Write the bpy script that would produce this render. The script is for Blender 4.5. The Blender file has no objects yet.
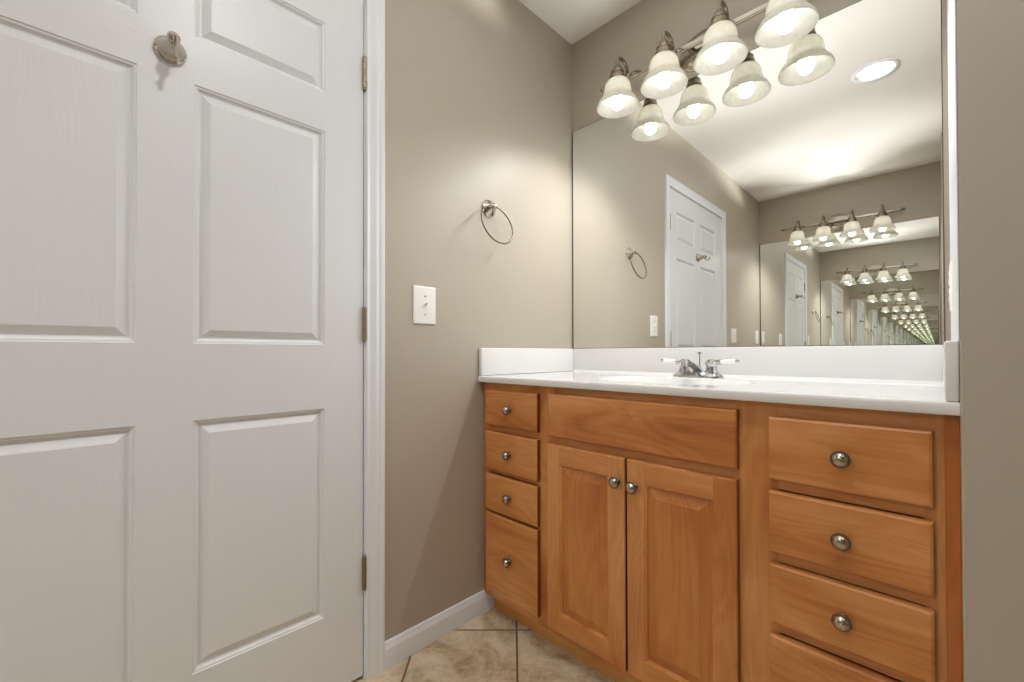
import bpy, bmesh, math, random
from mathutils import Vector, Matrix
PI = math.pi
C = bpy.context.scene.collection
scene = bpy.context.scene
random.seed(4)

# ------------------------------------------------------------------ camera
def make_camera():
    yaw, pitch, roll = (math.radians(a) for a in (45.0206, .514, -.1321))
    fw = Vector((-math.sin(yaw), math.cos(yaw), 0)); rt = Vector((math.cos(yaw), math.sin(yaw), 0)); up = Vector((0, 0, 1))
    F = fw*math.cos(pitch)+up*math.sin(pitch); u2 = up*math.cos(pitch)-fw*math.sin(pitch)
    R = rt*math.cos(roll)+u2*math.sin(roll); U = u2*math.cos(roll)-rt*math.sin(roll)
    cd = bpy.data.cameras.new('camera'); cd.sensor_width = 36; cd.sensor_fit = 'HORIZONTAL'
    cd.lens = 425.7354*36/1024; cd.shift_y = 8.1544/1024; cd.clip_start = .01
    o = bpy.data.objects.new('camera', cd); C.objects.link(o)
    m = Matrix((R, U, -F)).transposed().to_4x4(); m.translation = Vector((1.1929, -1.5896, .9501))
    o.matrix_world = m
    scene.camera = o
make_camera()

# ------------------------------------------------------------------ light, world, exposure
w = bpy.data.worlds.new('world'); scene.world = w; w.use_nodes = True
w.node_tree.nodes['Background'].inputs[0].default_value = (.9, .95, 1, 1)
w.node_tree.nodes['Background'].inputs[1].default_value = .0
BULB_W = 4.6         # spot under every bulb
UPS = 1.0
UP_W = 1.0           # added ceiling fill above each shade
BULB_L = 9.0         # glow of the bulb itself
CAN_W = 5.5
FILL_W = 2.2
LAMP_COL = (1.0, .993, .98)
vs = scene.view_settings
scene.display_settings.display_device = 'sRGB'
vs.view_transform = 'Standard'; vs.look = 'None'; vs.gamma = 1; vs.use_curve_mapping = False
vs.exposure = 0.53
cy = scene.cycles
cy.max_bounces = 40; cy.glossy_bounces = 40; cy.diffuse_bounces = 6; cy.transmission_bounces = 8
cy.caustics_reflective = True; cy.caustics_refractive = False
cy.sample_clamp_indirect = 3.0; cy.blur_glossy = .5
cy.use_denoising = True

# room sizes (metres)
W, H, YO = 1.2180, 2.3823, -2.943
YC, YF, YD = -.575, -.5457, -.5657        # counter front, face frame, drawer fronts
ZT, ZS, ZM = .8668, .9688, 1.9705         # counter top, splash top, mirror top

# ------------------------------------------------------------------ materials
def nmat(name):
    m = bpy.data.materials.new(name); m.use_nodes = True
    nt = m.node_tree; b = nt.nodes['Principled BSDF']
    return m, nt, b
def N(nt, typ, **kw):
    n = nt.nodes.new(typ)
    for k, v in kw.items():
        if k in n.inputs.keys(): n.inputs[k].default_value = v
        else: setattr(n, k, v)
    return n
def ramp(nt, stops):
    r = nt.nodes.new('ShaderNodeValToRGB'); e = r.color_ramp.elements
    while len(e) < len(stops): e.new(.5)
    for x, (p, c) in zip(e, stops): x.position = p; x.color = (*c, 1)
    return r
def srgb(r, g, b):
    f = lambda c: (c/255/12.92) if c/255 <= .04045 else ((c/255+.055)/1.055)**2.4
    return (f(r), f(g), f(b))
def paint(name, col, rough=.5, bump=.0, scale=300, spec=.5, var=.0):
    m, nt, b = nmat(name); L = nt.links.new
    b.inputs['Base Color'].default_value = (*col, 1); b.inputs['Roughness'].default_value = rough
    b.inputs['Specular IOR Level'].default_value = spec
    tc = N(nt, 'ShaderNodeTexCoord')
    if var:
        n = N(nt, 'ShaderNodeTexNoise', Scale=1.7, Detail=3.0); L(tc.outputs['Object'], n.inputs['Vector'])
        r = ramp(nt, [(.3, [c*(1-var) for c in col]), (.7, [min(1, c*(1+var)) for c in col])])
        L(n.outputs['Fac'], r.inputs[0]); L(r.outputs[0], b.inputs['Base Color'])
    if bump:
        n = N(nt, 'ShaderNodeTexNoise', Scale=scale, Detail=2.0); L(tc.outputs['Object'], n.inputs['Vector'])
        bp = N(nt, 'ShaderNodeBump', Strength=bump, Distance=.001); L(n.outputs['Fac'], bp.inputs['Height'])
        L(bp.outputs[0], b.inputs['Normal'])
    return m
def metal(name, col, rough, aniso=0):
    m, nt, b = nmat(name); L = nt.links.new
    b.inputs['Metallic'].default_value = 1; b.inputs['Roughness'].default_value = rough
    tc = N(nt, 'ShaderNodeTexCoord'); n = N(nt, 'ShaderNodeTexNoise', Scale=60.0, Detail=2.0)
    L(tc.outputs['Object'], n.inputs['Vector'])
    r = ramp(nt, [(.3, [c*.92 for c in col]), (.7, col)]); L(n.outputs['Fac'], r.inputs[0]); L(r.outputs[0], b.inputs['Base Color'])
    return m
def wood(name, axis, c0, c1, c2, rough=.36):
    """maple with a honey stain; axis = direction of the grain"""
    m, nt, b = nmat(name); L = nt.links.new
    tc = N(nt, 'ShaderNodeTexCoord'); oi = N(nt, 'ShaderNodeObjectInfo')
    off = N(nt, 'ShaderNodeVectorMath', operation='SCALE'); off.inputs[0].default_value = (7.3, 5.1, 9.7); L(oi.outputs['Random'], off.inputs['Scale'])
    add = N(nt, 'ShaderNodeVectorMath', operation='ADD'); L(tc.outputs['Object'], add.inputs[0]); L(off.outputs[0], add.inputs[1])
    def mp(s):
        x = N(nt, 'ShaderNodeMapping'); x.inputs['Scale'].default_value = s; L(add.outputs[0], x.inputs['Vector']); return x
    def sc(along, across):
        return tuple(along if i == axis else across for i in range(3))
    big = N(nt, 'ShaderNodeTexNoise', Scale=1.0, Detail=4.0, Roughness=.55, Distortion=.6); L(mp(sc(1.8, 6)).outputs[0], big.inputs['Vector'])
    fine = N(nt, 'ShaderNodeTexNoise', Scale=1.0, Detail=5.0, Roughness=.6); L(mp(sc(7, 240)).outputs[0], fine.inputs['Vector'])
    wv = N(nt, 'ShaderNodeTexNoise', Scale=1.0, Detail=2.0, Roughness=.4, Distortion=.5); L(mp(sc(1.6, 7)).outputs[0], wv.inputs['Vector'])
    ml = N(nt, 'ShaderNodeMath', operation='MULTIPLY'); ml.inputs[1].default_value = 95.0; L(wv.outputs['Fac'], ml.inputs[0])
    sn = N(nt, 'ShaderNodeMath', operation='SINE'); L(ml.outputs[0], sn.inputs[0])
    s1 = N(nt, 'ShaderNodeMath', operation='MULTIPLY_ADD'); s1.inputs[1].default_value = .04; L(sn.outputs[0], s1.inputs[0]); L(big.outputs['Fac'], s1.inputs[2])
    s2 = N(nt, 'ShaderNodeMath', operation='MULTIPLY_ADD'); s2.inputs[1].default_value = .26; L(fine.outputs['Fac'], s2.inputs[0]); L(s1.outputs[0], s2.inputs[2])
    r = ramp(nt, [(.36, c0), (.57, c1), (.80, c2)]); L(s2.outputs[0], r.inputs[0]); L(r.outputs[0], b.inputs['Base Color'])
    b.inputs['Roughness'].default_value = rough
    bp = N(nt, 'ShaderNodeBump', Strength=.06, Distance=.001); L(fine.outputs['Fac'], bp.inputs['Height']); L(bp.outputs[0], b.inputs['Normal'])
    return m
def door_paint(name, s1, s2):
    """white moulded door skin with embossed wood grain"""
    m, nt, b = nmat(name); L = nt.links.new
    b.inputs['Base Color'].default_value = (*srgb(223, 226, 228), 1); b.inputs['Roughness'].default_value = .38
    tc = N(nt, 'ShaderNodeTexCoord'); mp = N(nt, 'ShaderNodeMapping'); mp.inputs['Scale'].default_value = s1; L(tc.outputs['Object'], mp.inputs['Vector'])
    n = N(nt, 'ShaderNodeTexNoise', Scale=1.3, Detail=2.0, Distortion=.4); L(mp.outputs[0], n.inputs['Vector'])
    ml = N(nt, 'ShaderNodeMath', operation='MULTIPLY'); ml.inputs[1].default_value = 130.0; L(n.outputs['Fac'], ml.inputs[0])
    sn = N(nt, 'ShaderNodeMath', operation='SINE'); L(ml.outputs[0], sn.inputs[0])
    mp2 = N(nt, 'ShaderNodeMapping'); mp2.inputs['Scale'].default_value = s2; L(tc.outputs['Object'], mp2.inputs['Vector'])
    f = N(nt, 'ShaderNodeTexNoise', Scale=1.0, Detail=3.0); L(mp2.outputs[0], f.inputs['Vector'])
    a = N(nt, 'ShaderNodeMath', operation='MULTIPLY_ADD'); a.inputs[1].default_value = .35; L(sn.outputs[0], a.inputs[0]); L(f.outputs['Fac'], a.inputs[2])
    bp = N(nt, 'ShaderNodeBump', Strength=.1, Distance=.001); L(a.outputs[0], bp.inputs['Height']); L(bp.outputs[0], b.inputs['Normal'])
    return m
def tile_floor():
    m, nt, b = nmat('travertine_floor_tile'); L = nt.links.new
    tc = N(nt, 'ShaderNodeTexCoord'); sp = N(nt, 'ShaderNodeSeparateXYZ'); L(tc.outputs['Object'], sp.inputs[0])
    def M(op, a, bb=None, c=None):
        n = N(nt, 'ShaderNodeMath', operation=op)
        for i, v in enumerate((a, bb, c)):
            if v is None: continue
            if isinstance(v, (int, float)): n.inputs[i].default_value = v
            else: L(v, n.inputs[i])
        return n.outputs[0]
    pit, s = .334, 1/math.sqrt(2)
    u = M('DIVIDE', M('ADD', M('MULTIPLY', M('ADD', sp.outputs[0], sp.outputs[1]), s), .2673), pit)
    v = M('DIVIDE', M('SUBTRACT', M('MULTIPLY', M('SUBTRACT', sp.outputs[0], sp.outputs[1]), s), .4985), pit)
    fu, fv = M('FLOOR', u), M('FLOOR', v)
    du = M('ABSOLUTE', M('SUBTRACT', M('SUBTRACT', u, fu), .5)); dv = M('ABSOLUTE', M('SUBTRACT', M('SUBTRACT', v, fv), .5))
    e = M('MAXIMUM', du, dv)                                        # .5 on the joint
    grout = N(nt, 'ShaderNodeMapRange'); grout.inputs[1].default_value = .4885; grout.inputs[2].default_value = .4925; L(e, grout.inputs[0])
    cb = N(nt, 'ShaderNodeCombineXYZ'); L(fu, cb.inputs[0]); L(fv, cb.inputs[1])
    wn = N(nt, 'ShaderNodeTexWhiteNoise'); L(cb.outputs[0], wn.inputs['Vector'])
    sc = N(nt, 'ShaderNodeVectorMath', operation='SCALE'); sc.inputs['Scale'].default_value = 9.0; L(wn.outputs['Color'], sc.inputs[0])
    ad = N(nt, 'ShaderNodeVectorMath', operation='ADD'); L(tc.outputs['Object'], ad.inputs[0]); L(sc.outputs[0], ad.inputs[1])
    n1 = N(nt, 'ShaderNodeTexNoise', Scale=7.0, Detail=8.0, Roughness=.62, Distortion=1.2); L(ad.outputs[0], n1.inputs['Vector'])
    n2 = N(nt, 'ShaderNodeTexNoise', Scale=38.0, Detail=5.0, Roughness=.7, Distortion=.5); L(ad.outputs[0], n2.inputs['Vector'])
    mx = M('MULTIPLY_ADD', n2.outputs['Fac'], .35, M('MULTIPLY', n1.outputs['Fac'], .75))
    r = ramp(nt, [(.34, srgb(140, 116, 86)), (.46, srgb(180, 159, 128)), (.56, srgb(203, 187, 160)), (.70, srgb(220, 208, 186))]); L(mx, r.inputs[0])
    mix = N(nt, 'ShaderNodeMix', data_type='RGBA'); L(grout.outputs[0], mix.inputs[0]); L(r.outputs[0], mix.inputs[6]); mix.inputs[7].default_value = (*srgb(108, 87, 64), 1)
    L(mix.outputs[2], b.inputs['Base Color']); b.inputs['Roughness'].default_value = .42
    hh = M('SUBTRACT', M('MULTIPLY', n2.outputs['Fac'], .25), grout.outputs[0])
    bp = N(nt, 'ShaderNodeBump', Strength=.5, Distance=.002); L(hh, bp.inputs['Height']); L(bp.outputs[0], b.inputs['Normal'])
    return m
def mirror_mat():
    m, nt, b = nmat('silvered_mirror'); L = nt.links.new
    g = N(nt, 'ShaderNodeBsdfGlossy', Roughness=0.0); g.inputs['Color'].default_value = (.95, .962, .943, 1)
    L(g.outputs[0], nt.nodes['Material Output'].inputs['Surface']); return m
def shade_mat():
    m, nt, b = nmat('alabaster_glass'); L = nt.links.new
    tc = N(nt, 'ShaderNodeTexCoord'); n = N(nt, 'ShaderNodeTexNoise', Scale=26.0, Detail=4.0, Distortion=1.5); L(tc.outputs['Object'], n.inputs['Vector'])
    r = ramp(nt, [(.3, (.78, .765, .69)), (.7, (.88, .865, .80))]); L(n.outputs['Fac'], r.inputs[0])
    d = N(nt, 'ShaderNodeBsdfDiffuse'); t = N(nt, 'ShaderNodeBsdfTranslucent'); L(r.outputs[0], d.inputs[0]); L(r.outputs[0], t.inputs[0])
    mx = N(nt, 'ShaderNodeMixShader'); mx.inputs[0].default_value = .76; L(d.outputs[0], mx.inputs[1]); L(t.outputs[0], mx.inputs[2])
    g = N(nt, 'ShaderNodeBsdfGlossy', Roughness=.15); fr = N(nt, 'ShaderNodeFresnel', IOR=1.45)
    m2 = N(nt, 'ShaderNodeMixShader'); L(fr.outputs[0], m2.inputs[0]); L(mx.outputs[0], m2.inputs[1]); L(g.outputs[0], m2.inputs[2])
    L(m2.outputs[0], nt.nodes['Material Output'].inputs['Surface']); return m
def glow(name, col, s):
    m, nt, b = nmat(name)
    b.inputs['Base Color'].default_value = (*col, 1); b.inputs['Emission Color'].default_value = (*col, 1); b.inputs['Emission Strength'].default_value = s
    return m

WALL = srgb(177, 168, 153)
M = dict(
    wall=paint('taupe_eggshell_paint', WALL, .42, .12, 420, .5, .012),
    ceiling=paint('white_ceiling_paint', srgb(242, 240, 236), .8, .15, 260),
    trim=paint('white_trim_paint', srgb(230, 234, 239), .32, .03, 90),
    door=door_paint('white_door_paint', (1, 6, 1.1), (1, 260, 9)), door_rail=door_paint('white_door_paint_rail', (1, 1.1, 6), (1, 9, 260)),
    marble=paint('white_cultured_marble', srgb(226, 226, 225), .035, 0, 1, .5, .008),
    plastic=paint('white_switch_plastic', srgb(240, 239, 234), .3, .01, 90),
    slot=paint('dark_slot', srgb(60, 58, 54), .6, .01, 90),
    porcelain=paint('white_porcelain', srgb(246, 245, 240), .08, .005, 20),
    floor=tile_floor(), mirror=mirror_mat(),
    mirror_edge=paint('dark_mirror_edge', srgb(52, 48, 40), .3, .02, 60),
    chrome=metal('chrome', (.58, .58, .59), .05),
    bronze=metal('aged_nickel', (.19, .16, .12), .28),
    nickel=metal('brushed_nickel', (.52, .48, .42), .2),
    antique=metal('antique_nickel', (.31, .26, .195), .25),
    pewter=metal('dark_pewter', (.20, .17, .14), .35),
    brass=metal('antique_brass', (.34, .28, .19), .5),
    shade=shade_mat(), bulb=glow('lit_bulb', (1, .975, .94), BULB_L),
    can=glow('lit_recessed_lens', (1, .95, .84), .74),
)
HC = (srgb(160, 92, 42), srgb(191, 123, 64), srgb(211, 149, 90))
M['wood_x'] = wood('honey_maple_horizontal_grain', 0, *HC)
M['wood_z'] = wood('honey_maple_vertical_grain', 2, *HC)
M['wood_panel'] = wood('honey_maple_panel', 2, srgb(152, 84, 34), srgb(181, 110, 52), srgb(200, 135, 74))
M['wood_red'] = wood('reddish_maple_filler', 2, srgb(160, 86, 38), srgb(182, 104, 50), srgb(196, 120, 64))
M['wood_toe'] = wood('yellowish_toe_board', 0, srgb(166, 108, 50), srgb(188, 130, 64), srgb(204, 150, 84))
M['wood_edge'] = wood('shaded_wood_edge', 2, srgb(96, 42, 20), srgb(122, 58, 28), srgb(138, 70, 36))  # darker maple that carries the shade on the fronts' side edges
M['wood_in'] = wood('cabinet_interior', 2, srgb(120, 70, 36), srgb(140, 84, 44), srgb(150, 96, 54))

# ------------------------------------------------------------------ mesh helpers
class MB:
    """collects faces in world coordinates, build() links them as one mesh object"""
    def __init__(s): s.v = []; s.f = []; s.mi = []; s.cur = 0
    def quad(s, *pts):
        n = len(s.v); s.v += [Vector(p) for p in pts]; s.f.append(tuple(range(n, n+len(pts)))); s.mi.append(s.cur)
    def box(s, x0, x1, y0, y1, z0, z1, bev=0.0, seg=2):
        if bev:
            bm = bmesh.new(); bmesh.ops.create_cube(bm, size=1)
            for v in bm.verts: v.co = Vector(((x0+x1)/2+v.co.x*(x1-x0), (y0+y1)/2+v.co.y*(y1-y0), (z0+z1)/2+v.co.z*(z1-z0)))
            bmesh.ops.bevel(bm, geom=bm.edges[:], offset=bev, segments=seg, affect='EDGES', profile=.5)
            s.bm(bm); return
        p = [(x, y, z) for x in (x0, x1) for y in (y0, y1) for z in (z0, z1)]
        for q in ((0, 1, 3, 2), (4, 6, 7, 5), (0, 4, 5, 1), (2, 3, 7, 6), (0, 2, 6, 4), (1, 5, 7, 3)): s.quad(*[p[i] for i in q])
    def bm(s, bm, mat=None):
        n = len(s.v); bm.verts.ensure_lookup_table()
        for v in bm.verts: s.v.append((mat @ v.co) if mat else v.co.copy())
        for f in bm.faces: s.f.append(tuple(n+v.index for v in f.verts)); s.mi.append(s.cur)
        bm.free()
    def lathe(s, prof, mat, n=32, a0=0, cap=False):
        """prof = [(r, h)...] turned about local z, placed with mat"""
        b = len(s.v)
        for r, h in prof:
            for k in range(n):
                a = 2*PI*k/n; s.v.append(mat @ Vector((r*math.cos(a), r*math.sin(a), h)))
        for i in range(len(prof)-1):
            for k in range(n):
                k2 = (k+1) % n
                s.f.append((b+i*n+k, b+i*n+k2, b+(i+1)*n+k2, b+(i+1)*n+k)); s.mi.append(s.cur)
    def tube(s, pts, rad, n=12, closed=False):
        pts = [Vector(p) for p in pts]; m = len(pts)
        rr = rad if isinstance(rad, (list, tuple)) else [rad]*m
        b = len(s.v); up = None
        for i, p in enumerate(pts):
            a = pts[(i-1) % m] if (closed or i) else p; c = pts[(i+1) % m] if (closed or i < m-1) else p
            t = (c-a).normalized()
            if up is None:
                up = Vector((0, 0, 1)) if abs(t.z) < .9 else Vector((1, 0, 0))
            x = up-t*up.dot(t); x.normalize(); up = x; y = t.cross(x)
            for k in range(n):
                g = 2*PI*k/n; s.v.append(p+(x*math.cos(g)+y*math.sin(g))*rr[i])
        for i in range(m if closed else m-1):
            j = (i+1) % m
            for k in range(n):
                k2 = (k+1) % n; s.f.append((b+i*n+k, b+i*n+k2, b+j*n+k2, b+j*n+k)); s.mi.append(s.cur)
        if not closed:
            s.f.append(tuple(b+k for k in range(n))[::-1]); s.mi.append(s.cur)
            s.f.append(tuple(b+(m-1)*n+k for k in range(n))); s.mi.append(s.cur)
    def loft(s, rects, P, cap=True):
        """rects = [(u0,u1,v0,v1,d)...]; P(u,v,d) -> point; rings joined in turn, the last one capped"""
        R = [[P(u0, v0, d), P(u1, v0, d), P(u1, v1, d), P(u0, v1, d)] for u0, u1, v0, v1, d in rects]
        for a, c in zip(R, R[1:]):
            for i in range(4):
                j = (i+1) % 4; s.quad(a[i], a[j], c[j], c[i])
        if cap: s.quad(*R[-1])
    def build(s, name, mats, parent=None, smooth=None, merge=True):
        me = bpy.data.meshes.new(name); o = bpy.data.objects.new(name, me); C.objects.link(o)
        base = Vector((0, 0, 0))
        if parent is not None:
            o.parent = parent; q = parent
            while q is not None: base += q.location; q = q.parent
        me.from_pydata([v-base for v in s.v], [], s.f)
        for m in (mats if isinstance(mats, (list, tuple)) else [mats]): me.materials.append(m)
        for p, i in zip(me.polygons, s.mi): p.material_index = i
        bm = bmesh.new(); bm.from_mesh(me)
        if merge: bmesh.ops.remove_doubles(bm, verts=bm.verts[:], dist=1e-5)
        bmesh.ops.recalc_face_normals(bm, faces=bm.faces[:])
        bm.to_mesh(me); bm.free()
        if smooth is not None:
            for p in me.polygons: p.use_smooth = True
            me.set_sharp_from_angle(angle=math.radians(smooth))
        return o
def thing(name, label, cat, loc, group=None):
    o = bpy.data.objects.new(name, None); C.objects.link(o); o.location = loc; o.empty_display_size = .05
    o['label'] = label; o['category'] = cat
    if group: o['group'] = group
    return o
def struct(o, label=None):
    o['kind'] = 'structure'
    if label: o['label'] = label
    return o
def axis(p, z, x=(0, 0, 1)):
    """matrix whose local z points along z, origin p"""
    z = Vector(z).normalized(); x = Vector(x); x = x-z*x.dot(z)
    if x.length < 1e-4: x = Vector((1, 0, 0)); x = x-z*x.dot(z)
    x.normalize(); y = z.cross(x); m = Matrix((x, y, z)).transposed().to_4x4(); m.translation = Vector(p); return m
def arc(c, r, a0, a1, n, f):
    return [f(c, r, a0+(a1-a0)*i/(n-1)) for i in range(n)]

# ------------------------------------------------------------------ the room
XE = 2.7                                   # far side of the room beyond the two short partitions
b = MB(); b.box(-1.2, XE+.1, YO-.1, .1, -.08, 0); struct(b.build('floor', M['floor']), 'beige travertine tile floor laid on the diagonal')
CX, CYY, CR = .977, -1.257, .078           # recessed ceiling light
b = MB()
n = 40; ring = [(CX+CR*math.cos(2*PI*k/n), CYY+CR*math.sin(2*PI*k/n)) for k in range(n)]
x0, x1, y0, y1 = -.1, XE+.1, YO-.1, .1
out = []
for px, py in ring:                         # ceiling slab with a round hole for the can
    dx, dy = px-CX, py-CYY
    t = min(((x1-CX)/dx if dx > 1e-9 else (x0-CX)/dx if dx < -1e-9 else 1e9), ((y1-CYY)/dy if dy > 1e-9 else (y0-CYY)/dy if dy < -1e-9 else 1e9))
    out.append((CX+dx*t, CYY+dy*t))
for k in range(n):
    j = (k+1) % n
    b.quad((*ring[k], H), (*ring[j], H), (*out[j], H), (*out[k], H))
for cx_, cy_ in ((x0, y0), (x1, y0), (x1, y1), (x0, y1)):          # corner triangles left open by the fan
    for k in range(n):
        j = (k+1) % n; a, c = out[k], out[j]
        if abs(a[0]-c[0]) > 1e-6 and abs(a[1]-c[1]) > 1e-6 and (abs(a[0]-cx_) < 1e-6 or abs(c[0]-cx_) < 1e-6) and (abs(a[1]-cy_) < 1e-6 or abs(c[1]-cy_) < 1e-6):
            b.quad((*a, H), (*c, H), (cx_, cy_, H))
b.box(x0, x1, y0, y1, H+.12, H+.2)
struct(b.build('ceiling', M['ceiling']), 'smooth white ceiling')

DH, DL, DT = -1.0155, -1.930, 1.995         # door: hinge edge, latch edge, top
b = MB()
b.box(-.1, 0, -1.002, .1, 0, H+.1); b.box(-.1, 0, YO-.1, -1.9435, 0, H+.1); b.box(-.1, 0, -1.9435, -1.002, 2.0085, H+.1)
struct(b.build('wall_left', M['wall']), 'taupe wall holding the white door and the towel ring')
b = MB(); b.box(0, XE+.1, 0, .1, 0, H+.1); struct(b.build('wall_back', M['wall']), 'taupe wall behind the vanity mirror')
b = MB(); b.box(0, XE+.1, YO-.1, YO, 0, H+.1); struct(b.build('wall_front', M['wall']), 'taupe wall seen only in the mirror, facing the vanity')
b = MB(); b.box(XE, XE+.1, YO, 0, 0, H+.1); struct(b.build('wall_far_right', M['wall']), 'taupe wall closing the room on the right')
b = MB(); b.box(W, W+.118, -.578, 0, 0, H+.1, .003); struct(b.build('wall_right', M['wall']), 'short taupe partition ending right beside the vanity')
b = MB(); b.box(W, W+.118, YO, YO+.578, 0, H+.1, .003); struct(b.build('wall_right_front', M['wall']), 'short taupe partition beside the facing mirror')

b = MB(); b.box(W-.0012, W-.0001, -.5775, -.0003, ZS+.0004, H-.001); struct(b.build('partition_glare', M['trim']), 'white sheet standing in for lamp glare on the inner side of the short partition')  # bright lamp glare on this face, put in as white colour

# baseboard
def base_run(b, ya, yb):
    pr = [(0, 0), (.0135, 0), (.0135, .055), (.0125, .060), (.0095, .064), (.0085, .070), (.006, .0755), (.0, .0765)]
    for (p0, q0), (p1, q1) in zip(pr, pr[1:]): b.quad((p0, ya, q0), (p1, ya, q1), (p1, yb, q1), (p0, yb, q0))
    for y in (ya, yb): b.quad(*[(p, y, q) for p, q in pr])
b = MB(); base_run(b, -.9545, -.500); base_run(b, YO+.02, -1.9935)
struct(b.build('baseboard_left', M['trim'], smooth=35), 'white baseboard running from the door casing to the vanity')

# door casing with jamb
def casing():
    b = MB()
    yi, yf, zt = -1.0095, -1.936, 2.001
    pr = [(0, 0), (0, .008), (.003, .0105), (.007, .0105), (.010, .009), (.016, .0095), (.026, .0125), (.034, .0145), (.0375, .0135), (.041, .0155), (.049, .0168), (.0535, .0165), (.0555, .0145), (.0555, 0)]
    st = [lambda w_, t: (t, yi+w_, 0), lambda w_, t: (t, yi+w_, zt+w_), lambda w_, t: (t, yf-w_, zt+w_), lambda w_, t: (t, yf-w_, 0)]
    for A, B in zip(st, st[1:]):
        for p, q in zip(pr, pr[1:]): b.quad(A(*p), A(*q), B(*q), B(*p))
    for A in (st[0], st[3]): b.quad(*[A(*p) for p in pr])
    # jamb and stop
    b.box(-.1, .0, -1.0125, -1.0022, 0, 2.0083); b.box(-.1, .0, -1.9433, -1.933, 0, 2.0083); b.box(-.1, .0, -1.933, -1.0125, 1.998, 2.0083)
    b.box(-.06, -.040, -1.0240, -1.0125, 0, 1.998); b.box(-.06, -.040, -1.933, -1.9215, 0, 1.998); b.box(-.06, -.040, -1.9215, -1.0240, 1.9865, 1.998)
    return b.build('trim_1', M['trim'], smooth=30)
struct(casing(), 'white moulded door casing on the left wall')

# six-panel door
door = struct(thing('door_1', 'white six-panel door', 'door', (0, (DH+DL)/2, 0)))
del door['category']
YS = [DH, -1.1265, -1.4185, -1.5165, -1.8085, DL]
ZP = [(.2265, .7985), (.9735, 1.5640), (1.6720, 1.8650)]
b = MB()
zs = [.012]+[z for p in ZP for z in p]+[DT]
P = lambda u, v, d: (d, u, v)
for i in range(5):
    for j in range(7):
        ya, yb, za, zb = YS[i], YS[i+1], zs[j], zs[j+1]
        if i in (1, 3) and j in (1, 3, 5):
            y0_, y1_ = min(ya, yb), max(ya, yb)
            def rc(ins, d): return (y0_+ins, y1_-ins, za+ins, zb-ins, d)
            b.loft([rc(0, 0), rc(.0015, -.0022), rc(.0055, -.003), rc(.0085, -.0072), rc(.0115, -.0092), rc(.014, -.0092), rc(.030, -.0022), rc(.032, -.0016)], P)
        else:
            b.cur = 1 if 0 < i < 4 and j % 2 == 0 else 0
            b.quad((0, ya, za), (0, yb, za), (0, yb, zb), (0, ya, zb)); b.cur = 0
x_ = -.035
b.quad((x_, DH, .012), (x_, DL, .012), (x_, DL, DT), (x_, DH, DT))
for y in (DH, DL):
    for za, zb in zip(zs, zs[1:]): b.quad((0, y, za), (x_, y, za), (x_, y, zb), (0, y, zb))
for z in (.012, DT):
    for ya, yb in zip(YS, YS[1:]): b.quad((0, ya, z), (x_, ya, z), (x_, yb, z), (0, yb, z))
slab = b.build('door_slab', [M['door'], M['door_rail']], door)
for zc, mm in ((1.775, 'brass'), (1.036, 'brass'), (.311, 'brass')):
    b = MB(); hh = .092
    b.tube([(.0055, -1.0142, zc-hh/2), (.0055, -1.0142, zc+hh/2)], .0048, 14)
    for k in range(5):
        z0 = zc-hh/2+hh*k/5
        b.lathe([(.0, z0+.0008), (.0062, z0+.0008), (.0062, z0+hh/5-.0008), (.0, z0+hh/5-.0008)], Matrix.Translation((.0055, -1.0142, 0)), 16)
    for sgn in (-1, 1):
        b.lathe([(.0052, 0), (.0058, .002), (.004, .0045), (0, .0055)], axis((.0055, -1.0142, zc+sgn*hh/2), (0, 0, sgn)), 16)
    b.box(-.004, .0012, -1.0160, -1.0122, zc-hh/2, zc+hh/2)
    b.build('hinge', M[mm], door, 40)
b = MB()
b.lathe([(0, 0), (.033, 0), (.033, .004), (.028, .009), (.014, .011), (.011, .028), (.017, .036), (.026, .044), (.0275, .054), (.022, .064), (.01, .068), (0, .0685)], axis((0, DL+.06, .93), (1, 0, 0)), 32)
b.build('door_knob', M['nickel'], door, 40)

# ------------------------------------------------------------------ wall mirrors
def wall_mirror(y, sgn, label):
    t = thing('wall_mirror', label, 'mirror', (W/2, y, ZS))
    xa, xb, za, zb, th, e = .0035, 1.2068, ZS+.0006, ZM, .006, .0018
    yf = y+sgn*th
    el = .0050
    b = MB(); b.quad((xa+el, yf, za+e), (xb-e, yf, za+e), (xb-e, yf, zb-e), (xa+el, yf, zb-e)); b.build('mirror_glass', M['mirror'], t)
    b = MB(); yb_ = y+sgn*.0005
    b.loft([(xa, xb, za, zb, yb_), (xa, xb, za, zb, y+sgn*(th-.0008)), (xa+el, xb-e, za+e, zb-e, yf)], lambda u, v, d: (u, d, v), cap=False)
    b.quad((xa, yb_, za), (xb, yb_, za), (xb, yb_, zb), (xa, yb_, zb))
    b.build('mirror_edge', M['mirror_edge'], t)
wall_mirror(0, -1, 'large frameless plate mirror on the back wall, standing on the white backsplash')
wall_mirror(YO, 1, 'frameless plate mirror on the facing wall, seen inside the vanity mirror')

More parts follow.
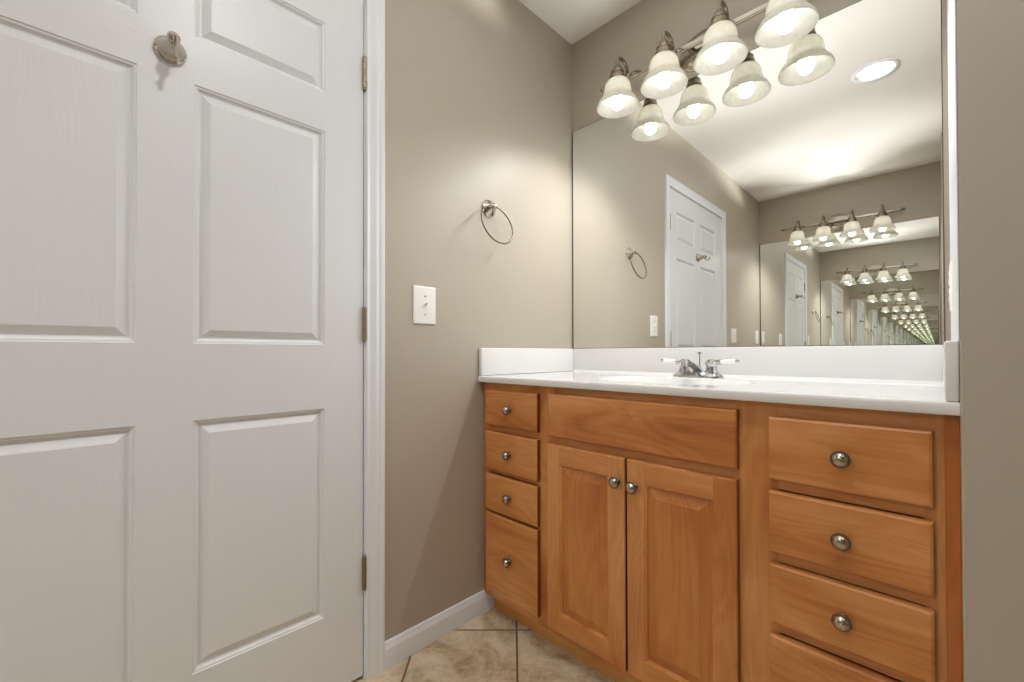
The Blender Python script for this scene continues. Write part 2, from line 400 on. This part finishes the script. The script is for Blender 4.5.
# ------------------------------------------------------------------ vanity cabinet
van = thing('vanity_cabinet', 'honey maple vanity cabinet with raised panel doors under the white top', 'vanity', (W/2, YF, 0))
b = MB()                                     # face frame: stiles then rails
XL, XR = .0135, 1.1994
zb0, zt0 = .068, .8435
b.cur = 0
for xa, xb in ((XL, .042), (.268, .337), (.868, .951), (1.174, XR)): b.box(xa, xb, YF, YF+.019, zb0, zt0)
b.cur = 1
for xa, xb, rails in ((.042, .268, ((zb0, .105), (.379, .389), (.519, .533), (.670, .690), (.808, zt0))),
                      (.337, .868, ((zb0, .105), (.655, .700), (.808, zt0))),
                      (.951, 1.174, ((zb0, .105), (.356, .378), (.505, .527), (.659, .680), (.805, zt0)))):
    for za, zb in rails: b.box(xa, xb, YF+.0004, YF+.019, za, zb)
b.build('face_frame', [M['wood_z'], M['wood_x']], van, merge=False)
b = MB()
b.box(XL, XL+.012, YF+.019, -.003, zb0, zt0); b.box(XR-.012, XR, YF+.019, -.003, zb0, zt0); b.box(XL+.012, XR-.012, YF+.019, -.003, zb0, zb0+.012)
b.box(XL+.012, XR-.012, -.012, -.003, zb0+.012, zt0)
b.build('carcass', M['wood_in'], van, merge=False)
for xa, xb in ((.0012, XL), (XR, W-.0001)):
    b = MB(); b.box(xa, xb, YF-.001, YF+.019, zb0, zt0, .0008, 1); b.build('filler_strip', M['wood_red'], van)['label'] = 'reddish maple filler strip'
b = MB(); b.box(.0145, W-.002, -.507, -.491, .0005, zb0); b.box(.0145, W-.002, -.0300, -.018, .0005, zb0)
b.build('toe_kick', M['wood_toe'], van)['label'] = 'yellowish wooden toe board'

def front_slab(b, xa, xb, za, zb):
    th = .0195
    def rc(i, d): return (xa+i, xb-i, za+i, zb-i, d)
    k0 = len(b.f)
    b.loft([rc(0, YF-.0022), rc(0, YF-th+.0040), rc(.0008, YF-th+.0022), rc(.0026, YF-th+.0012), rc(.0042, YF-th+.0002), rc(.0052, YF-th)], lambda u, v, d: (u, d, v))
    b.mi[k0+1] = b.mi[k0+3] = 1               # shade on the side edges, put into the colour
    b.quad((xa, YF-.0022, za), (xb, YF-.0022, za), (xb, YF-.0022, zb), (xa, YF-.0022, zb))
    for x in (xa+.02, xb-.02):                # rubber bumpers keep the front a hair off the frame
        for z in (za+.006, zb-.006): b.box(x-.004, x+.004, YF-.0022, YF-.0001, z-.004, z+.004)
def knob(x, z, parent, y=YF-.0195):
    b = MB(); m = axis((x, y, z), (0, -1, 0))
    b.cur = 1; b.lathe([(0, 0), (.0095, 0), (.0095, .0022), (.0065, .0045), (.0055, .010), (.0075, .0135), (.0128, .0155), (.0158, .0175), (.0162, .0195), (.0152, .0208), (.0136, .0206)], m, 28)
    b.cur = 0; b.lathe([(.0136, .0206), (.0132, .0218), (.0118, .0248), (.0085, .0272), (.004, .0285), (0, .0288)], m, 28)
    o = b.build('knob', [M['nickel'], M['pewter']], parent, 50); return o
for xa, xb, rows in ((.0285, .2780, ((.6925, .8175), (.5345, .6690), (.3880, .5175), (.1005, .3780))),
                     (.9360, 1.1850, ((.6815, .8135), (.5285, .6570), (.3795, .5040), (.0965, .3545)))):
    for za, zb in rows:
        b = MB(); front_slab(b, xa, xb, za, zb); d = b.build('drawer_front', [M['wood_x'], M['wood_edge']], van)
        knob((xa+xb)/2, (za+zb)/2, d)
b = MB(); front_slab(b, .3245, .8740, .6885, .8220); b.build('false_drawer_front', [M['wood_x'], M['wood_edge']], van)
for xa, xb, kx, kz in ((.3210, .5940, .5725, .6000), (.6000, .8735, .6235, .5975)):
    za, zb = .0935, .6655
    st, tr, br = .0505, .056, .056
    th = .0195; xi, xj, zi, zj = xa+st, xb-st, za+br, zb-tr
    b = MB()
    E = .004
    yf = YF-th
    # frame front: rails (mat 1) between stiles (mat 0), outer rounded edge, inner sticking
    b.cur = 0
    b.quad((xa+E, yf, za+E), (xi, yf, za+E), (xi, yf, zb-E), (xa+E, yf, zb-E)); b.quad((xj, yf, za+E), (xb-E, yf, za+E), (xb-E, yf, zb-E), (xj, yf, zb-E))
    b.cur = 1
    b.quad((xi, yf, za+E), (xj, yf, za+E), (xj, yf, zi), (xi, yf, zi)); b.quad((xi, yf, zj), (xj, yf, zj), (xj, yf, zb-E), (xi, yf, zb-E))
    b.cur = 0
    P = lambda u, v, d: (u, d, v)
    k0 = len(b.f)
    b.loft([(xa+E, xb-E, za+E, zb-E, yf), (xa+.0012, xb-.0012, za+.0012, zb-.0012, yf+.0012), (xa, xb, za, zb, yf+.0045), (xa, xb, za, zb, YF-.0022)], P)
    b.mi[k0+9] = b.mi[k0+11] = 2  # door side edges coloured dark for the shade there
    b.loft([(xi, xj, zi, zj, yf), (xi+.0012, xj-.0012, zi+.0012, zj-.0012, yf+.0026), (xi+.005, xj-.005, zi+.005, zj-.005, yf+.0042), (xi+.0065, xj-.0065, zi+.0065, zj-.0065, yf+.0095)], P, cap=False)
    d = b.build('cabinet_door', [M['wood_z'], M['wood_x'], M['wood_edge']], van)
    b = MB(); i0 = .0055
    b.loft([(xi+i0, xj-i0, zi+i0, zj-i0, yf+.0095), (xi+i0+.004, xj-i0-.004, zi+i0+.004, zj-i0-.004, yf+.0090), (xi+i0+.026, xj-i0-.026, zi+i0+.026, zj-i0-.026, yf+.0028), (xi+i0+.0275, xj-i0-.0275, zi+i0+.0275, zj-i0-.0275, yf+.0012)], P)
    b.build('raised_panel', M['wood_panel'], d)
    knob(kx, kz, d)

# ------------------------------------------------------------------ vanity top with bowl and splashes
top = thing('countertop', 'white cultured marble vanity top with moulded oval bowl and splashes', 'countertop', (W/2, YC, ZT))
b = MB()
xa, xb, ya, yb = .0008, W-.0001, YC, -.0015
nx, ny = 150, 74
bcx, bcy, brx, bry = .6085, -.335, .218, .158
def ztop(x, y):
    q = math.hypot((x-bcx)/brx, (y-bcy)/bry)
    z = ZT
    if q < 1: z -= .125*(1-q**2.6)**.8 * min(1, 1) if q < .985 else .125*(1-q**2.6)**.8
    if 1.0 <= q < 1.12: z -= .0022*(1-(q-1)/.12)**2
    elif q < 1: z -= .0022
    return z
xs = [xa+(xb-xa)*i/nx for i in range(nx+1)]
ysl = [ya+.006+(yb-ya-.006)*j/ny for j in range(ny+1)]
for i in range(nx):
    for j in range(ny):
        b.quad(*[(xs[p], ysl[q], ztop(xs[p], ysl[q])) for p, q in ((i, j), (i+1, j), (i+1, j+1), (i, j+1))])
lip = .0225                                  # rounded front edge
ed = [(ya+.006, ZT), (ya+.0028, ZT-.0010), (ya+.0008, ZT-.0032), (ya, ZT-.0065), (ya, ZT-lip+.004), (ya+.0012, ZT-lip+.001), (ya+.004, ZT-lip), (yb, ZT-lip)]
for (y0_, z0_), (y1_, z1_) in zip(ed, ed[1:]):
    for i in range(nx if z0_ == ZT else 1):
        if z0_ == ZT: b.quad((xs[i], y0_, z0_), (xs[i+1], y0_, z0_), (xs[i+1], y1_, z1_), (xs[i], y1_, z1_))
        else: b.quad((xa, y0_, z0_), (xb, y0_, z0_), (xb, y1_, z1_), (xa, y1_, z1_))
for x in (xa, xb): b.quad(*[(x, y, z) for y, z in ed], (x, yb, ZT))
b.quad((xa, yb, ZT), (xb, yb, ZT), (xb, yb, ZT-lip), (xa, yb, ZT-lip))
b.build('counter_slab', M['marble'], top, 35)
b = MB(); b.box(.0010, W-.0002, -.0165, -.0008, ZT+.0002, ZS, .0025, 3)
for k in range(6):                          # cove where top and splash meet
    a0, a1 = PI/2*k/6, PI/2*(k+1)/6; r = .009
    f = lambda a: (-.0163-r+r*math.sin(a), ZT+.0003+r-r*math.cos(a))
    (p0, q0), (p1, q1) = f(a0), f(a1); b.quad((.014, p0, q0), (W-.014, p0, q0), (W-.014, p1, q1), (.014, p1, q1))
b.build('backsplash', M['marble'], top, 35)
for xa_, xb_, lab in ((.0010, .0165, 'left side splash'), (W-.0180, W-.0002, 'right side splash')):
    b = MB(); b.box(xa_, xb_, YC+.003, -.0170, ZT+.0002, ZS, .0035, 3); b.build('side_splash', M['marble'], top, 35)['label'] = lab
b = MB(); b.lathe([(0, .003), (.019, .003), (.021, .0015), (.0215, 0)], axis((bcx, bcy, ZT-.1265), (0, 0, 1)), 28); b.build('drain', M['chrome'], top, 40)

# ------------------------------------------------------------------ faucet
fx, fy = .613, -.115
fau = thing('faucet', 'chrome centerset faucet with white porcelain lever handles behind the bowl', 'faucet', (fx, fy, ZT))
def oval_ring(b, prof, cx, cy, z):
    n = 48; base = len(b.v)
    for rx, ry, h in prof:
        for k in range(n):
            a = 2*PI*k/n; cx_, sx_ = math.cos(a), math.sin(a)
            b.v.append(Vector((cx+rx*math.copysign(abs(cx_)**.72, cx_), cy+ry*math.copysign(abs(sx_)**.85, sx_), z+h)))
    for i in range(len(prof)-1):
        for k in range(n):
            k2 = (k+1) % n; b.f.append((base+i*n+k, base+i*n+k2, base+(i+1)*n+k2, base+(i+1)*n+k)); b.mi.append(b.cur)
    b.f.append(tuple(base+(len(prof)-1)*n+k for k in range(n))); b.mi.append(b.cur)
b = MB(); oval_ring(b, [(.084, .030, 0), (.084, .030, .004), (.080, .027, .008), (.072, .022, .013), (.066, .018, .0165)], fx, fy, ZT+.0002); b.build('faucet_base', M['chrome'], fau, 40)
for s in (-1, 1):
    hx = fx+s*.0455
    b = MB()
    b.lathe([(.021, .012), (.0215, .018), (.0185, .024), (.0165, .036), (.0175, .042), (.0205, .046), (.0205, .050), (.0165, .055), (.010, .060), (.0, .0615)], axis((hx, fy, ZT), (0, 0, 1)), 28)
    d = Vector((s*.98, .0, .07)).normalized(); p0 = Vector((hx, fy, ZT+.0495))
    b.lathe([(.0085, .012), (.0085, .024), (.0098, .027), (.0098, .030), (.0, .030)], axis(p0, d), 20)
    h = b.build('faucet_handle', M['chrome'], fau, 40)
    b = MB(); b.lathe([(0, .030), (.0062, .030), (.0068, .034), (.0075, .050), (.0084, .064), (.0084, .070), (.0072, .074), (0, .0745)], axis(p0, d), 20)
    b.build('lever', M['porcelain'], h, 40)['label'] = 'white porcelain lever'
    b = MB(); b.lathe([(0, .0738), (.0045, .0742), (.0038, .0775), (.0052, .081), (.0044, .0855), (0, .0875)], axis(p0, d), 16); b.build('lever_tip', M['chrome'], h, 40)
b = MB()
pts = [(fx, fy+.004, ZT+.010), (fx, fy-.004, ZT+.022), (fx, fy-.018, ZT+.031), (fx, fy-.040, ZT+.040), (fx, fy-.066, ZT+.048), (fx, fy-.088, ZT+.053), (fx, fy-.102, ZT+.052), (fx, fy-.108, ZT+.045), (fx, fy-.1085, ZT+.036)]
b.tube(pts, [.0180, .0150, .0120, .0100, .0095, .0098, .0105, .0108, .0105], 18)
b.build('spout', M['chrome'], fau, 50)
b = MB()
b.tube([(fx, fy+.017, ZT+.012), (fx, fy+.017, ZT+.080)], .0023, 10)
b.lathe([(.0085, .014), (.0085, .018), (.0055, .021), (.0075, .027), (.0062, .033), (.003, .037)], axis((fx, fy+.017, ZT), (0, 0, 1)), 18)
b.lathe([(0, .078), (.0055, .0785), (.0075, .0805), (.0075, .0825), (.004, .0845), (0, .085)], axis((fx, fy+.017, ZT), (0, 0, 1)), 18)
b.build('lift_rod', M['chrome'], fau, 40)

# ------------------------------------------------------------------ four-lamp vanity light
LX = (.323, .510, .700, .884); LY, LZ = -.139, 1.932
def vanity_light():
    cx = .6085
    t = thing('vanity_light', 'four-shade brushed nickel vanity light on the wall above the large mirror', 'light fixture', (cx, 0, 2.055), 'bell shade vanity lights')
    b = MB()                                 # oval domed back plate
    m = axis((cx, -.0005, 2.055), (0, -1, 0), (1, 0, 0)) @ Matrix.Diagonal((1.28, .9, 1, 1))
    b.lathe([(0, 0), (.080, 0), (.080, .004), (.076, .008), (.066, .010), (.062, .014), (.052, .021), (.032, .026), (0, .027)], m, 48)
    b.build('back_plate', M['nickel'], t, 40)
    b = MB()                                 # flat rail with rounded long edges
    b.box(.215, 1.002, -.060, -.046, 2.048, 2.070, .005, 3)
    b.build('rail', M['nickel'], t, 40)
    for s, x in ((-1, .215), (1, 1.002)):
        b = MB(); b.lathe([(.0, -.004), (.011, -.004), (.012, .001), (.008, .004), (.006, .008), (.0095, .013), (.009, .018), (.004, .022), (0, .023)], axis((x, -.053, 2.059), (s, 0, 0)), 20); b.build('finial', M['antique'], t, 40)
    for x in (cx-.045, cx+.045):
        b = MB(); b.tube([(x, -.020, 2.059), (x, -.048, 2.059)], .011, 16); b.build('stem', M['antique'], t, 40)
    for x in LX:
        b = MB()                             # swan neck from rail up and over to the socket
        pts = [(x, -.058, 2.062), (x, -.063, 2.072), (x, -.067, 2.078)]
        y0_, y1_ = -.068, LY; r_ = (y0_-y1_)/2
        pts += [(x, (y0_+y1_)/2+r_*math.cos(PI*k/10), 2.080+.024*math.sin(PI*k/10)) for k in range(11)]+[(x, LY, 2.058)]
        b.tube(pts, [.0066]*3+[.0060]*11+[.0060], 14)
        b.lathe([(.0135, -.002), (.0135, .003), (.009, .006), (.0065, .010)], axis((x, -.060, 2.060), (0, -.8, .6)), 18)
        arm = b.build('arm', M['antique'], t, 45)
        b = MB(); b.lathe([(0, 2.066), (.0085, 2.065), (.0100, 2.059), (.0150, 2.055), (.0175, 2.048), (.0245, 2.040), (.0265, 2.034), (.0250, 2.030), (.0290, 2.022), (.0315, 2.012), (.0320, 2.002), (.0290, 1.998), (.0, 1.998)], Matrix.Translation((x, LY, 0)), 28)
        b.build('socket_cup', M['antique'], t, 40)
        b = MB()                             # bell, outer skin down and inner skin back up
        outer = [(.027, 2.006), (.035, 2.0035), (.0425, 1.9965), (.0478, 1.986), (.0510, 1.974), (.0528, 1.962), (.0548, 1.951), (.0588, 1.940), (.0655, 1.930), (.0728, 1.921), (.0772, 1.9125), (.0794, 1.906), (.0798, 1.9025)]
        inner = [(.0790, 1.9002), (.0770, 1.902)]+[(r-.0035, z-.0015) for r, z in outer[-2:0:-1]]
        b.lathe(outer+inner, Matrix.Translation((x, LY, 0)), 48)
        b.build('shade', M['shade'], t, 60)
        b = MB(); b.lathe([(.0, 1.997), (.0125, 1.996), (.0130, 1.968), (.0150, 1.956), (.0200, 1.943), (.0238, 1.930), (.0245, 1.920), (.0228, 1.909), (.0180, 1.8995), (.0095, 1.894), (0, 1.8925)], Matrix.Translation((x, LY, 0)), 32)
        b.build('bulb', M['bulb'], t, 60)
    return t
def ceiling_wash(ld, out, fan_w):
    # added fill shaped to even the ceiling: broad fan outwards, nothing towards its wall
    ld.use_nodes = True; nt = ld.node_tree; L = nt.links.new; em = nt.nodes['Emission']
    tc = N(nt, 'ShaderNodeTexCoord'); sp = N(nt, 'ShaderNodeSeparateXYZ'); L(tc.outputs['Normal'], sp.inputs[0])
    def M_(op, a, b=0.0):
        n = N(nt, 'ShaderNodeMath', operation=op)
        for k, v in enumerate((a, b)):
            if isinstance(v, (int, float)): n.inputs[k].default_value = v
            else: L(v, n.inputs[k])
        return n.outputs[0]
    def ramp_(v, a, b):
        n = N(nt, 'ShaderNodeMapRange', interpolation_type='SMOOTHSTEP'); n.inputs[1].default_value = a; n.inputs[2].default_value = b; L(v, n.inputs[0]); return n.outputs[0]
    u = M_('MULTIPLY', sp.outputs[2], UPS)
    o = M_('MULTIPLY', sp.outputs[1], out*UPS)
    hz = M_('SQRT', M_('MAXIMUM', M_('SUBTRACT', 1.0, M_('MULTIPLY', u, u)), 1e-4))
    fan = ramp_(M_('DIVIDE', o, hz), .42, .97)
    near = M_('POWER', M_('MAXIMUM', u, .27), -2.7)
    st = M_('MULTIPLY', M_('MULTIPLY', near, M_('MULTIPLY', fan, fan_w)), M_('MULTIPLY', ramp_(u, .08, .27), ramp_(o, .02, .25)))
    st = M_('ADD', st, M_('MULTIPLY', M_('MULTIPLY', .36, ramp_(u, .42, .8)), ramp_(o, -.45, .05)))
    L(st, em.inputs['Strength'])
def lamp_spots(xs_, y, out):
    # each bulb's light leaves its bell downwards through the open rim; an added light above brightens the ceiling
    for k, x in enumerate(xs_):
        ld = bpy.data.lights.new('bulb_light', 'SPOT'); ld.energy = BULB_W; ld.color = LAMP_COL; ld.spot_size = math.radians(168); ld.spot_blend = .7
        ld.shadow_soft_size = .011; ld.cycles.use_multiple_importance_sampling = False
        lo = bpy.data.objects.new('bulb_light', ld); C.objects.link(lo); lo.location = (x, y, 1.879)
        ld = bpy.data.lights.new('ceiling_fill', 'POINT'); ld.energy = UP_W; ld.color = LAMP_COL; ld.shadow_soft_size = .02
        ld.cycles.use_multiple_importance_sampling = False; ceiling_wash(ld, out, 0.0 if k in (0, 3) else 1.0)
        lo = bpy.data.objects.new('ceiling_fill', ld); C.objects.link(lo); lo.location = (x, y, 2.118)
vl = vanity_light(); lamp_spots(LX, LY, -1)
r = vl.copy(); C.objects.link(r); r.location = (.6085, YO, 2.055); r.rotation_euler = (0, 0, PI)
r['label'] = 'four-shade brushed nickel vanity light on the facing wall, seen in the mirror'
for ch in list(vl.children):
    c = ch.copy(); C.objects.link(c); c.parent = r
lamp_spots([2*.6085-x for x in LX], YO-LY, 1)

# ------------------------------------------------------------------ recessed ceiling light
t = thing('recessed_light', 'round recessed ceiling light seen reflected in the mirror', 'light fixture', (CX, CYY, H))
b = MB(); b.lathe([(.094, 0), (.093, -.003), (.088, -.005), (.079, -.004), (.0765, .0), (.0755, .012)], axis((CX, CYY, H-.0004), (0, 0, 1)), 48); b.build('trim_ring', M['trim'], t, 40)
b = MB(); b.lathe([(.0772, -.002), (.0772, .10), (0, .10)], axis((CX, CYY, H+.003), (0, 0, 1)), 48); b.build('housing', M['ceiling'], t, 40)
b = MB(); b.lathe([(0, .010), (.0765, .010), (.0765, .014), (0, .014)], axis((CX, CYY, H), (0, 0, 1)), 40); b.build('lens', M['can'], t, 40)
def overhead_light(loc, r, power, col):
    ld = bpy.data.lights.new('overhead_area_light', 'AREA'); ld.shape = 'DISK'; ld.size = r*2; ld.energy = power; ld.color = col
    ld.cycles.use_multiple_importance_sampling = False
    lo = bpy.data.objects.new('overhead_area_light', ld); C.objects.link(lo); lo.location = loc
overhead_light((CX, CYY, H-.006), .07, CAN_W, LAMP_COL)
# made-up fill lamp, unseen beyond the partitions, to brighten the room
FX, FY = 1.95, -1.45
t = thing('overhead_light', 'added round fill light on the ceiling beyond the partition, out of the frame', 'light fixture', (FX, FY, H))
b = MB(); b.lathe([(0, 0), (.155, 0), (.155, -.018), (.148, -.022), (.14, -.022)], axis((FX, FY, H-.0004), (0, 0, 1)), 48); b.build('pan', M['trim'], t, 40)
b = MB(); b.lathe([(.142, -.020), (.138, -.030), (.11, -.040), (.06, -.046), (0, -.048)], axis((FX, FY, H), (0, 0, 1)), 48); b.build('diffuser', M['can'], t, 60)
overhead_light((FX, FY, H-.052), .14, FILL_W, LAMP_COL)

# ------------------------------------------------------------------ towel ring
ty, tz = -.522, 1.4935
t = thing('towel_ring', 'nickel towel ring hanging from a round rosette on the left wall', 'towel ring', (0, ty, tz))
b = MB(); b.lathe([(0, 0.0004), (.0315, .0004), (.0325, .004), (.030, .008), (.024, .010), (.022, .0125), (.015, .016), (.0095, .020), (.0078, .026), (.0080, .031), (.0100, .033), (.0100, .039), (.007, .042), (0, .043)], axis((0, ty, tz), (1, 0, 0)), 32); b.build('rosette', M['nickel'], t, 40)
b = MB(); rr = .0755; rx = .036; dx = .040      # the ring hangs a little away from the wall at the bottom
rz = rr*math.sqrt(1-(dx/2/rr)**2)
b.tube([(rx+dx*(1-math.cos(2*PI*k/64))/2, -.5255+rr*math.sin(2*PI*k/64), 1.4215+rz*math.cos(2*PI*k/64)) for k in range(64)], .0034, 10, closed=True); b.build('ring', M['bronze'], t, 60)

# ------------------------------------------------------------------ robe hook on the door
hy, hz = -1.4625, 1.6175
t = thing('robe_hook', 'nickel robe hook fixed high on the white door', 'robe hook', (0, hy, hz))
b = MB(); b.lathe([(0, .0004), (.0280, .0004), (.0295, .0035), (.0285, .007), (.0250, .009), (.0240, .0115), (.0215, .0155), (.0178, .021), (.0145, .028), (.0118, .036), (.0095, .044), (.0085, .047), (.0100, .050), (.0118, .055), (.0115, .060), (.0085, .065), (.004, .0675), (0, .068)], axis((0, hy, hz), (1, 0, 0)), 32); b.build('rosette', M['nickel'], t, 40)
b = MB()
b.tube([(.046, hy, hz-.004), (.052, hy, hz-.014), (.060, hy, hz-.023), (.068, hy, hz-.027), (.076, hy, hz-.025), (.081, hy, hz-.018), (.0815, hy, hz-.012)], [.0052, .0044, .0038, .0036, .0036, .0038, .0042], 14)
b.lathe([(0, -.0055), (.0036, -.0044), (.0055, 0), (.0036, .0044), (0, .0055)], axis((.0815, hy, hz-.010), (.1, 0, 1)), 16)
b.build('hook', M['nickel'], t, 50)

# ------------------------------------------------------------------ switch and outlet plates
def plate(name, label, cat, y, z, wd, ht, kind, x=0, s=1):
    t = thing(name, label, cat, (x, y, z))
    b = MB()
    def rc(i, d): return (y-wd/2+i, y+wd/2-i, z-ht/2+i, z+ht/2-i, d)
    b.loft([rc(0, x+s*.0003), rc(0, x+s*.0025), rc(.0015, x+s*.0042), rc(.005, x+s*.0054), rc(.007, x+s*.0056)], lambda u, v, d: (d, u, v)); b.build('cover_plate', M['plastic'], t, 20)
    gangs = [0] if wd < .1 else [-.023, .023]
    for g in gangs:
        yy = y+g
        if kind == 'toggle':
            b = MB(); b.box(min(x+s*.005, x+s*.0066), max(x+s*.005, x+s*.0066), yy-.0052, yy+.0052, z-.012, z+.012, .0006, 1); b.build('bezel', M['plastic'], t)
            b = MB(); n = axis((x+s*.005, yy, z), (s, 0, .62))
            bm = bmesh.new(); bmesh.ops.create_cube(bm, size=1)
            for v in bm.verts:
                k = .78 if v.co.z > 0 else 1; v.co = Vector((v.co.x*.0085*k, v.co.y*.0078*k, (v.co.z+.5)*.016))
            bmesh.ops.bevel(bm, geom=bm.edges[:], offset=.0009, segments=2, affect='EDGES'); b.bm(bm, n); b.build('toggle', M['plastic'], t, 40)
            scs = (.030, -.030)
        else:
            for q in (.0195, -.0195):
                b = MB(); b.lathe([(.0165, .005), (.0165, .0064), (.0155, .0070), (0, .0070)], axis((x, yy, z+q), (s, 0, 0)), 24); o = b.build('socket_face', M['plastic'], t, 40)
                b = MB()
                for e in (-.006, .006): b.box(min(x+s*.0066, x+s*.0073), max(x+s*.0066, x+s*.0073), yy+e-.0012, yy+e+.0012, z+q-.002, z+q+.006)
                b.build('slot', M['slot'], o)
            scs = (0,)
        for q in scs:
            b = MB(); b.lathe([(.0034, .0052), (.0034, .0064), (.0026, .0070), (0, .0072)], axis((x, yy, z+q), (s, 0, 0)), 16); b.build('screw', M['nickel'], t, 40)
plate('light_switch', 'white toggle switch plate on the left wall beside the door casing', 'light switch', -.8050, 1.1070, .086, .124, 'toggle')
plate('wall_outlet', 'white outlet plate past the door, seen only in the mirror', 'outlet', -2.202, 1.089, .115, .118, 'outlet')
plate('wall_outlet', 'white outlet plate by the far corner, seen only in the mirror', 'outlet', -2.838, 1.092, .078, .122, 'outlet')
plate('wall_outlet', 'white outlet plate edge-on on the partition above the right side splash', 'outlet', -.225, 1.095, .072, .112, 'outlet', W, -1)
